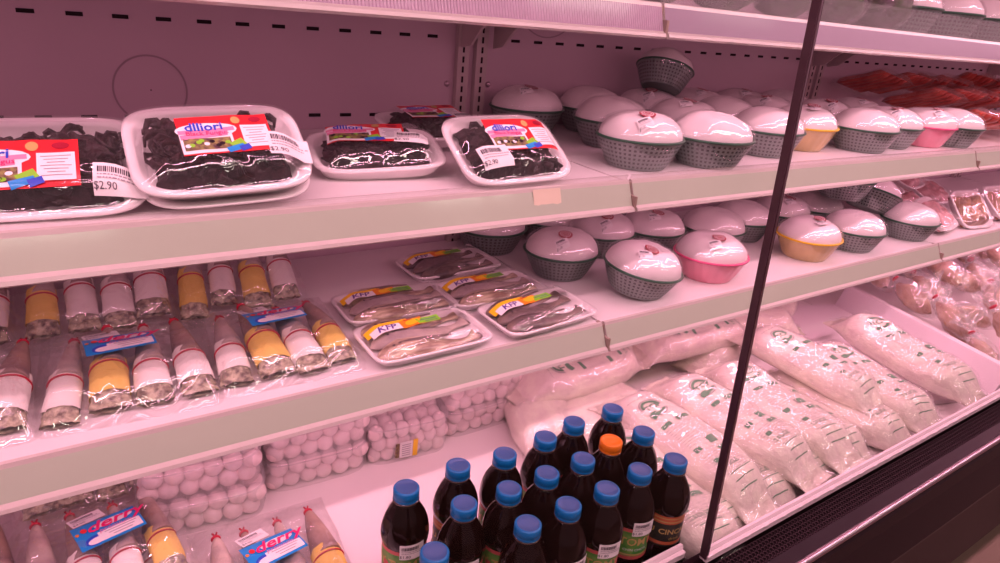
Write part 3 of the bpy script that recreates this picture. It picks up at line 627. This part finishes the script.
for x,y,dz,rz,lab in ((-.628,-.255,0,-8,'bottom pack of white fish balls in the leftmost stack, behind the fish bags'),(-.630,-.243,.056,-6,'middle pack of white fish balls in the leftmost stack'),(-.628,-.235,.112,-8,'top pack of white fish balls in the leftmost stack, under the shelf rail'),
        (-.442,-.228,0,-4,'bottom pack of fish balls in the second stack from left'),(-.440,-.226,.056,-2,'upper pack of fish balls in the second stack from left'),(-.442,-.226,.112,-2,'topmost pack of fish balls in the second stack from left'),
        (-.100,-.222,0,0,'bottom pack of fish balls in the right stack, beside the deck joint'),(-.100,-.222,.056,1,'middle pack of fish balls in the right stack'),(-.100,-.222,.112,0,'top pack of fish balls in the right stack')):
    KA.put((x,y-.008,ZD+.001+dz),(0,0,rz),(1.08,1.05,1.05),lab,'food pack',Gk)
KL.put((-.271,-.262,ZD+.001),(4,0,-6),(.94,1,1.08),'fish ball pack with a white and yellow label between the two stacks','food pack',Gk)

# ---------------------------------------------------------------- dark drink bottles
def make_bottle(cap,style=0,seed=0):
    def mk():
        t=empty('drink_bottle')
        m=MB(); prof=[(.022,0),(.028,.002),(.0305,.008),(.031,.02),(.0295,.026),(.031,.032),(.031,.060),(.0300,.064),(.031,.068),(.031,.096),(.0287,.099),(.0287,.153),(.0305,.156),(.0313,.164),(.0305,.174),(.0285,.184),(.0250,.195),(.0205,.204),(.0162,.212),(.0148,.2175)]
        m.lathe(prof,64,'cola',cap1=True,rf=lambda q,z:1+(.022*cos(8*q)*smooth((z-.160)/.02)*smooth((.212-z)/.012)) if z>.16 else 1); m.build('body',t)
        m=MB(); m.lathe([(.0148,.2165),(.0170,.217),(.0170,.2188),(.0145,.2192)],24,'pet_clear',cap0=False,cap1=False); m.build('neck_ring',t)
        m=MB(); N=60; m.lathe([(.0160,.2192),(.0164,.2200),(.0164,.2225),(.0160,.2230),(.0164,.2235),(.0164,.2340),(.0155,.2352),(.0138,.2357)],N,'cap_orange' if cap=='orange' else 'cap_blue',cap0=True,cap1=False,rf=lambda q,z:1+(.012 if int(round(q/(2*PI)*N))%2 else 0)*(1 if z<.2345 else 0))
        m.lathe([(.0138,.2357),(.0128,.2350),(.006,.2350)],N,'cap_orange' if cap=='orange' else 'cap_top',cap0=False,cap1=True); m.build('cap',t)
        m=MB(); S=lambda x,y,off:((.0291+off)*cos(x/.0291-PI/2),(.0291+off)*sin(x/.0291-PI/2),y+.036)
        C=2*PI*.0291
        if style==0:
            m.patch(S,0,.090,C,.054,'bottle_green',0,nu=36,nv=2)
            m.patch(S,0,.1145,C,.006,'bottle_pink',.0003,nu=36,nv=1); m.patch(S,0,.0655,C,.006,'bottle_pink',.0003,nu=36,nv=1); m.patch(S,0,.071,C,.0025,'gold_print',.0003,nu=36,nv=1)
            for a in (-.055,0,.055): m.text(S,'TOMY',a,.094,.018,'gold_print',.0005,bold=.02); m.text(S,'CHIN CHOW',a,.080,.006,'white_print',.0005); m.patch(S,a+.025,.09,.012,.014,'bottle_pink',.0004,ell=True)
        else:
            m.patch(S,0,.090,C,.055,'bottle_black',0,nu=36,nv=2)
            m.patch(S,0,.112,C,.016,'bottle_orange',.0003,nu=36,nv=1); m.patch(S,0,.069,C,.006,'bottle_orange',.0003,nu=36,nv=1)
            m.patch(S,0,.108,C,.002,'gold_print',.0005,nu=36,nv=1); m.patch(S,0,.114,C,.0015,'gold_print',.0005,nu=36,nv=1)
            for a in (-.055,0,.055): m.text(S,'CINCAU',a,.090,.013,'gold_print',.0005,bold=.02); m.text(S,'drink',a,.078,.008,'gold_print',.0005)
        m.build('label',t)
        if style==0:
            S2=lambda x,y,off:((.0313+off)*cos(x/.0313-PI/2),(.0313+off)*sin(x/.0313-PI/2),y+.030)
            sticker(S2,.006,.126,.032,.024,0,'$1.80',t)
        return t
    return mk
KBo={('blue',0):Kind(make_bottle('blue',0)),('blue',1):Kind(make_bottle('blue',1)),('orange',0):Kind(make_bottle('orange',0))}
rows=[[(-.444,-.631),(-.364,-.623),(-.294,-.631),(-.219,-.625),(-.156,-.614),(-.077,-.614)],
      [(-.394,-.690),(-.329,-.693),(-.266,-.691),(-.202,-.690),(-.137,-.676),(-.076,-.682)],
      [(-.344,-.756),(-.279,-.753),(-.214,-.753),(-.146,-.745),(-.083,-.752)]]
ords=['first','second','third','fourth','fifth','sixth']; rn=['back row','middle row','front row']
for j,row in enumerate(rows):
    for i,(x,y) in enumerate(row):
        cap='orange' if (j,i)==(1,4) else 'blue'; st=1 if (j,i) in ((2,4),(0,1),(1,2)) else 0
        lab='dark drink bottle with the only orange cap, among the blue-capped ones' if cap=='orange' else f'dark drink bottle with blue cap, {ords[i]} from the left in the {rn[j]} of bottles'
        if (j,i)==(2,4): lab='dark bottle with black and orange label, rightmost of the front row by the door edge'
        if (j,i)==(2,3): lab='dark drink bottle with green label and white price sticker showing, fourth in the front row'
        KBo[(cap,st)].put((x,y,ZD+.001),(0,0,-14+rnd.uniform(-14,14)),(1,1,.972),lab,'bottle','dark drink bottles on the bottom deck')
KBo[('blue',0)].put((-.463,-.742,ZD+.001),(0,0,-20),(1,1,.972),'dark bottle with only its blue cap showing at the bottom edge, nearest of all','bottle','dark drink bottles on the bottom deck')

# ---------------------------------------------------------------- long white bags with green print
film_mat('film_crinkle',milk=.04,gl=.06,bump=1.0,bscale=20,distort=1.4,edge=.12,rough=.07,bd=.014,det=2)
def make_bag(seed,L=.37,Wd=.130,Hd=.080,bend=.02,printed=True):
    def mk():
        def S(s,q,off=0.0):   # s -1..1 ; q angle
            a=abs(s); e=smooth((a-.60)/.38)
            w=Wd/2*(1-.34*smooth((a-.40)/.5)+.08*smooth((a-.92)/.08)); h=Hd/2*(1-.93*e)
            cq,sq=cos(q),sin(q); ww=w*math.copysign(abs(cq)**.85,cq); hh=h*math.copysign(abs(sq)**.8,sq)
            k=.006*(1-e*.3); x=s*L/2
            n=nz(x*16+seed,ww*20,hh*20)*k+nz(x*50,ww*50+seed,hh*50)*k*.35+ (nz(x*90,ww*70,seed)*.006*e)
            y=ww+ (bend*(s*s-.4)) +.4*n*cq; z=hh*(1 if sq>0 else .85)+n*(.5+.5*sq)+Hd*.425*(1-.6*e)+off*max(.2,sq)
            return (x,y+off*cq,max(z,.001))
        m=MB(); m.grid(lambda u,v:S(u*2-1,2*PI*v),64,30,'noodle',cv=True,mfn=lambda i,j:'noodle_end' if (i<4 or i>59) else 'noodle')
        if printed:
            P=lambda a,b,off:S(a/(L/2),PI/2-b/(Wd*.5)*1.15,.0012+off)
            r=random.Random(seed); b0=r.uniform(-.012,.012)
            # logo
            cx=-.075; m.patch(P,cx,b0,.050,.046,'grey_ink',.0,ell=True,r0=.90); m.patch(P,cx,b0,.042,.038,'leaf_ink',.0003,ell=True,r0=.72); m.patch(P,cx+.004,b0,.050,.012,'noodle',.0006,PI/2); m.text(P,'TCF',cx,b0,.017,'leaf_ink',.0009,PI/2,bold=.03)
            m.patch(P,cx+.018,b0-.012,.012,.018,'leaf_ink',.0005,.3)
            for k in range(7): m.patch(P,cx-.035+.0006*k,b0-.027+.009*k,.0014,.006,'grey_ink',.0003,.1)
            for (a,b,w,h) in ((-.028,.016,.010,.026),(-.028,-.020,.009,.022),(.040,.012,.016,.016),(.062,.016,.009,.022),(.046,-.026,.010,.016),(.082,-.02,.008,.012)):
                m.patch(P,a,b+b0*.5,w,h,'leaf_ink',.0004,nu=3,nv=4)
            for k in range(26):
                a=-.018+k*.0052; 
                if .030<a<.070 and k%2: continue
                b=-.034
                while b<.030:
                    w=r.uniform(.004,.014); m.patch(P,a,b+w/2+b0*.5,.0010,w,'grey_ink',.0003,nu=1,nv=2); b+=w+.003
            for k in range(3): m.patch(P,.115+.012*k,b0,.0013,.05,'leaf_ink',.0003,nu=1,nv=6)
            m.text(P,'TAUGE',.10,b0-.008,.012,'leaf_ink',.0009,PI/2)
        t=empty('noodle_bag'); m.build('printed_bag',t)
        f=MB()
        def FS(u,v):
            x,y,z=S(u*2-1,2*PI*v,.0022); a=abs(u*2-1); e=.35+smooth((a-.45)/.4); c=.0042*e*(abs(nz(x*38+seed,y*38,z*38))*2-.3)+.002*e*nz(x*120,y*120,z*120+seed)
            return (x*1.012,y+c*cos(2*PI*v)+.0015*cos(2*PI*v),max(.0006,z+c*max(.3,sin(2*PI*v))+.0012))
        f.grid(FS,90,44,'film_crinkle',cv=True); f.build('plastic_film',t)
        return t
    return mk
KN=[Kind(make_bag(s,bend=b)) for s,b in ((71,.02),(72,-.015),(73,.01))]; KNp=Kind(make_bag(75,L=.34,printed=False,Hd=.085,Wd=.15))
Gn='long white bags with green print on the bottom deck'
# x,y,z(base),rot z (bag axis; +x local end = crumpled front), pitch, kind, label
bags=[(.020,-.655,.030,-92,3,0,'long white printed bag closest to the black bottles, left of the door edge'),
      (.130,-.605,.052,-84,4,1,'long white printed bag passing behind the dark door edge'),
      (.275,-.600,.056,-82,4,2,'long white printed bag just right of the door edge, topmost there'),
      (.415,-.600,.050,-91,4,0,'long white printed bag third from the door edge on its right side'),
      (.625,-.535,.066,-84,5,1,'long white printed bag lying high in the middle of the right group'),
      (.745,-.620,.034,-97,4,2,'long white printed bag with crumpled front end touching the white rail'),
      (.965,-.590,.042,-94,5,0,'rightmost long white printed bag inside the foam board tray'),
      (.085,-.625,.001,-88,0,1,'lower layer white bag showing between the two bags near the door edge'),
      (.220,-.620,.001,-88,0,2,'lower layer white bag right of the door edge'),
      (.355,-.610,.001,-88,0,0,'lower layer white bag under the third bag right of the door edge'),
      (.500,-.600,.001,-91,0,1,'lower layer white bag in the middle of the right group'),
      (.635,-.615,.001,-88,0,2,'lower layer white bag near the rail under the high middle bag'),
      (.130,-.310,.050,2,0,2,'white printed bag lying lengthwise at the back below the shelf joint'),
      (.500,-.300,.050,-4,0,1,'white printed bag lying lengthwise at the back behind the door edge'),
      (.640,-.180,.085,10,0,0,'white printed bag at the back, wedged high under the middle shelf')]
for (x,y,dz,rz,px,k,lab) in bags:
    KN[k].put((x,y,ZD+dz),(0,px,rz),1.10 if 'rightmost' in lab else 1,lab,'food bag',Gn)
for (x,y,dz,rz,lab) in ((.085,-.215,.001,30,'unprinted cloudy noodle bag at the back beside the deck joint'),(.340,-.215,.001,8,'cloudy noodle bag in the back row under the shelf'),(.330,-.170,.080,-12,'cloudy noodle bag heaped on top at the back'),(.62,-.30,.001,20,'cloudy noodle bag in the back between printed bags'),(.10,-.405,.0,10,'cloudy noodle bag under the lengthwise printed bag behind the bottles'),(.95,-.20,.01,20,'cloudy noodle bag at the back end of the foam board tray'),(.76,-.27,.03,-25,'cloudy noodle bag between the rear printed bags and the foam board tray'),(-.0,-.330,.0,70,'crumpled cloudy noodle bag beside the deck joint, behind the bottles')):
    KNp.put((x,y,ZD+dz),(0,0,rz),.95,lab,'food bag','cloudy unprinted bags at the back of the bottom deck')
# foam board tray
t=MB(); c=Matrix.Rotation(R(17),4,'Z')
t.box(-.46,.0,-.27,.27,0,.012,'foam_board'); t.add([(0,-.27,0),(.020,-.27,0),(.052,-.27,.078),(.030,-.27,.078),(0,.27,0),(.020,.27,0),(.052,.27,.078),(.030,.27,.078)],[(3,2,1,0),(4,5,6,7),(0,1,5,4),(1,2,6,5),(2,3,7,6),(3,0,4,7)],'foam_board',True)
o=t.build('foam_board_tray',None,(1.185,-.50,ZD+.002),(0,0,R(-17))); tag(o,'white foam board tray with one raised side between printed bags and knotted meat bags','tray')

# ---------------------------------------------------------------- knotted meat bags
def make_meat(seed):
    def mk():
        t=empty('meat_bag'); m=MB()
        m.grid(lambda u,v:((.085*(v-.5)*2*.75)+.008*nz(u*3,v*4,seed),(.036*sin(PI*clamp(v,.02,.98))**.6)*cos(2*PI*u)*(1+.3*nz(cos(2*PI*u)*2,v*5,seed)),.030+(.030*sin(PI*clamp(v,.02,.98))**.6)*sin(2*PI*u)*(1+.35*nz(sin(2*PI*u)*2,v*6,seed+2))),22,20,'meat',cu=True); m.build('meat_pieces',t)
        m=MB()
        def F(u,v):
            q=2*PI*u
            if v<.7: k=v/.7; rr=sin(PI*(.04+.90*k))**.55; x=-.085+k*.165
            else: k=(v-.7)/.3; rr=.10+1.25*k**1.2*(.8+.35*nz(q*2,k*3,seed)); x=.078+k*.055
            return (x+.004*nz(q,v*9,seed),(.043*rr)*cos(q)*(1+.14*nz(cos(q)*4,v*8,seed)+(.30*cos(7*q+seed)*(k if v>=.7 else 0))),.036+(.035*rr)*sin(q)*(1+.14*nz(sin(q)*4,v*8,seed)+(.30*cos(7*q+seed)*(k if v>=.7 else 0)))+(.02*k if v>=.7 else 0))
        m.grid(F,56,34,'film_knot',cu=True); m.build('plastic_bag',t)
        m=MB(); m.grid(lambda u,v:(.080+.003*sin(2*PI*v),(.0075+.0036*cos(2*PI*v))*cos(2*PI*u),.037+(.0075+.0036*cos(2*PI*v))*sin(2*PI*u)),14,6,'band_red',cu=True,cv=True); m.build('tie',t)
        return t
    return mk
film_mat('film_knot',milk=.15,gl=.08,bump=1.0,bscale=16,distort=1.5,edge=.2,rough=.06,bd=.025)
KM=[Kind(make_meat(81)),Kind(make_meat(82)),Kind(make_meat(83))]
r=random.Random(5); n=0
spots=[]
for j in range(5):
    for i in range(9):
        y=-.67+j*.125+r.uniform(-.015,.015); x0=1.30+max(0,(-.30-y))*-.30; x=x0+.030+i*.118+r.uniform(-.02,.02)
        spots.append((x,y,.034+.045*((i+j)%3==1)+ .05*(j>=2)+.03*(j>=3)))
ordn=lambda k:('first second third fourth fifth sixth seventh eighth ninth'.split())[k]
rw=['front row','second row','third row','fourth row','backmost row']
for k,(x,y,dz) in enumerate(spots):
    KM[k%3].put((x,y,ZD+dz),(r.uniform(-10,10),r.uniform(-42,-16),90+r.uniform(-50,50)),r.uniform(.82,.98),f'knotted clear bag with red tie, {ordn(k%9)} from the foam board, {rw[k//9]}','food bag','knotted clear bags of pale brown meat at right')

# ---------------------------------------------------------------- red sausage packs, meat trays
def make_sausage(seed):
    def mk():
        t=empty('sausage_pack')
        for k in range(5):
            m=MB(); y=(k-2)*.019; m.tube([(-.095+.19*s/9,y+.003*sin(s*.8+k+seed),.011) for s in range(10)],lambda s:.0095*min(1,(s*8)**.5 if s<.12 else ((1-s)*8)**.5 if s>.88 else 1)+.0012,'sausage',10); m.build('sausage',t)
        m=MB(); f=lambda x,y:.0015+.0215*smooth((1-abs(x/.112)**4)*2)*smooth((1-abs(y/.056)**4)*2)+.0015*nz(x*50,y*50,seed)
        m.grid(lambda u,v:((u-.5)*.235,(v-.5)*.122,f((u-.5)*.235,(v-.5)*.122)),34,22,'film_bag'); m.build('plastic_film',t)
        return t
    return mk
KS=[Kind(make_sausage(91)),Kind(make_sausage(92))]
r=random.Random(9); k=0
for j,(y,dz) in enumerate(((-.37,.036),(-.25,.082),(-.12,.112))):
    for i in range(7):
        x=1.445+i*.145-(.06*j); k+=1
        KS[k%2].put((x,y,Z1+.004+dz+.004*(k%2)),(r.uniform(8,16),r.uniform(14,24),68+r.uniform(-16,16)),1,f'pack of red sausages, {ordn(i)} from the baskets, {["front","middle","back"][j]} row on upper shelf','food pack','red sausage packs on the upper shelf')
def make_meattray(seed,mt,lab):
    def mk():
        t=empty('meat_tray'); tray_mesh(.15,.12,.022,lipw=.006).build('foam_tray',t)
        m=MB(); m.grid(lambda u,v:((u-.5)*.125,(v-.5)*.095,.006+.024*smooth((1-abs(2*u-1)**3)*2)*smooth((1-abs(2*v-1)**3)*2)*(1+.5*nz(u*7,v*6,seed))),26,22,mt); m.build('sliced_meat',t)
        m=MB(); m.grid(lambda u,v:((u-.5)*.152,(v-.5)*.122,.024+.012*smooth((1-abs(2*u-1)**3)*1.5)*smooth((1-abs(2*v-1)**3)*1.5)+.002*nz(u*8,v*8,seed)),22,20,'film_bag'); m.build('plastic_film',t)
        return t
    return mk
KT=[Kind(make_meattray(95,'meat_dark',0)),Kind(make_meattray(96,'meat_pink',0))]
for (x,y,dz,rx,ry,rz,k,lab) in ((1.375,-.385,.03,30,0,10,1,'crumpled clear tray of pinkish meat beside the last middle shelf basket'),(1.560,-.400,.036,48,0,-8,0,'steeply tilted clear tray of dark meat on the right middle shelf'),(1.790,-.400,.036,42,0,-6,0,'tray of brown and orange meat at the right picture edge, middle shelf'),
       (1.33,-.22,.025,12,0,15,1,'pinkish meat tray behind the last middle shelf basket'),(1.50,-.22,.03,20,0,-5,1,'pinkish meat tray behind the steeply tilted dark one'),(1.70,-.22,.03,25,0,-5,1,'pinkish meat tray in the second row near the right edge'),(2.0,-.39,.036,42,0,-6,1,'meat tray just beyond the brown and orange one at the right edge'),
       (1.33,-.22,.075,14,0,-10,1,'pinkish meat tray stacked on another behind the last basket'),(1.52,-.20,.085,22,0,10,1,'pinkish meat tray stacked at the back of the right middle shelf')):
    KT[k].put((x,y,Z2+dz),(rx,ry,rz),1.05,lab,'food tray','meat trays on the right middle shelf')
# leafy packs on the top shelf (left of the door edge)
def make_leafy():
    t=empty('leaf_pack'); m=MB(); m.grid(lambda u,v:(.075*sin(PI*v)*cos(2*PI*u)*(1+.3*nz(u*6,v*6)),.055*sin(PI*v)*sin(2*PI*u)*(1+.3*nz(v*6,u*6)),.045-.042*cos(PI*v)),26,18,'leafy',cu=True); m.build('greens',t)
    m=MB(); m.grid(lambda u,v:(.083*sin(PI*v)**.7*cos(2*PI*u),.062*sin(PI*v)**.7*sin(2*PI*u),.048-.046*cos(PI*v)+.003*nz(u*9,v*9)),30,20,'film_bag',cu=True); m.build('plastic_bag',t); return t
KLf=Kind(make_leafy)
for i,x in enumerate((.08,.25,.42,.59,.76)):
    KLf.put((x,-.40,ZT+.002),(0,0,10*i),1.05,f'clear bag of dark greens behind the top shelf riser, {ordn(i)} from the shelf joint','food bag','bags of greens on the top shelf')

# ---------------------------------------------------------------- light, world, camera
def area(name,loc,rot,sx,sy,e,col):
    l=bpy.data.lights.new(name,'AREA'); l.shape='RECTANGLE'; l.size=sx; l.size_y=sy; l.energy=e; l.color=col
    o=bpy.data.objects.new(name,l); COL.objects.link(o); o.location=loc; o.rotation_euler=tuple(R(a) for a in rot); return o
area('canopy_light',(.9,-1.12,.64),(14,0,0),6.6,.04,33,(1,.49,.61))
for i,(x,y) in enumerate(((-2.2,-2.2),(-.9,-2.2),(.4,-2.2),(1.7,-2.2),(3.0,-2.2),(-.9,-3.4),(1.7,-3.4))):
    area('store_light',(x,y,1.5),(48,0,0),.7,.12,2.5,(1,.93,.78))
for z,yb,e in ((ZT,-.519,3.4),(Z1,-.515,3.8),(Z2,-.508,4.6)):
    for b in (-1,0,1,2):
        t=MB(); t.prism([(0,0),(.012,0),(.012,-.004),(0,-.004)],-B/2+.02,B/2-.02,'tube_case'); o=t.build('led_strip',None,(b*B+B/2,yb+.040,z-.0255)); tag(o,'thin pink light strip fixed under the '+{ZT:'top',Z1:'upper',Z2:'middle'}[z]+' shelf'+[' at left',' in the middle',' at right',' at the far right'][b+1],'lamp','light strips under the shelves')
        area('strip_light',(b*B+B/2,yb+.046,z-.031),(12,0,0),B-.06,.006,e/4,(1,.42,.60))
w=bpy.data.worlds.new('world'); sc.world=w; w.use_nodes=True; bg=w.node_tree.nodes['Background']; bg.inputs[0].default_value=(1,.50,.59,1); bg.inputs[1].default_value=.26
cam=bpy.data.cameras.new('camera'); co=bpy.data.objects.new('camera',cam); COL.objects.link(co); sc.camera=co
CAMF,YPR,CC=660.12,(35.29097,22.26368,-5.244591),(-.75343478,-1.23024871,.05829256)
cam.sensor_width=36; cam.lens=CAMF*36/1000; cam.clip_start=.01
y,p,rl=(R(a) for a in YPR); f=Vector((sin(y)*cos(p),cos(y)*cos(p),-sin(p))); rr=Vector((cos(y),-sin(y),0)); d=f.cross(rr)
rt=rr*cos(rl)+d*sin(rl); dn=-rr*sin(rl)+d*cos(rl)
co.matrix_world=Matrix(((rt.x,-dn.x,-f.x,CC[0]),(rt.y,-dn.y,-f.y,CC[1]),(rt.z,-dn.z,-f.z,CC[2]),(0,0,0,1)))
sc.view_settings.view_transform='Standard'; sc.view_settings.look='None'; sc.view_settings.gamma=1; sc.view_settings.exposure=.08; sc.view_settings.use_curve_mapping=False
sc.cycles.transparent_max_bounces=24
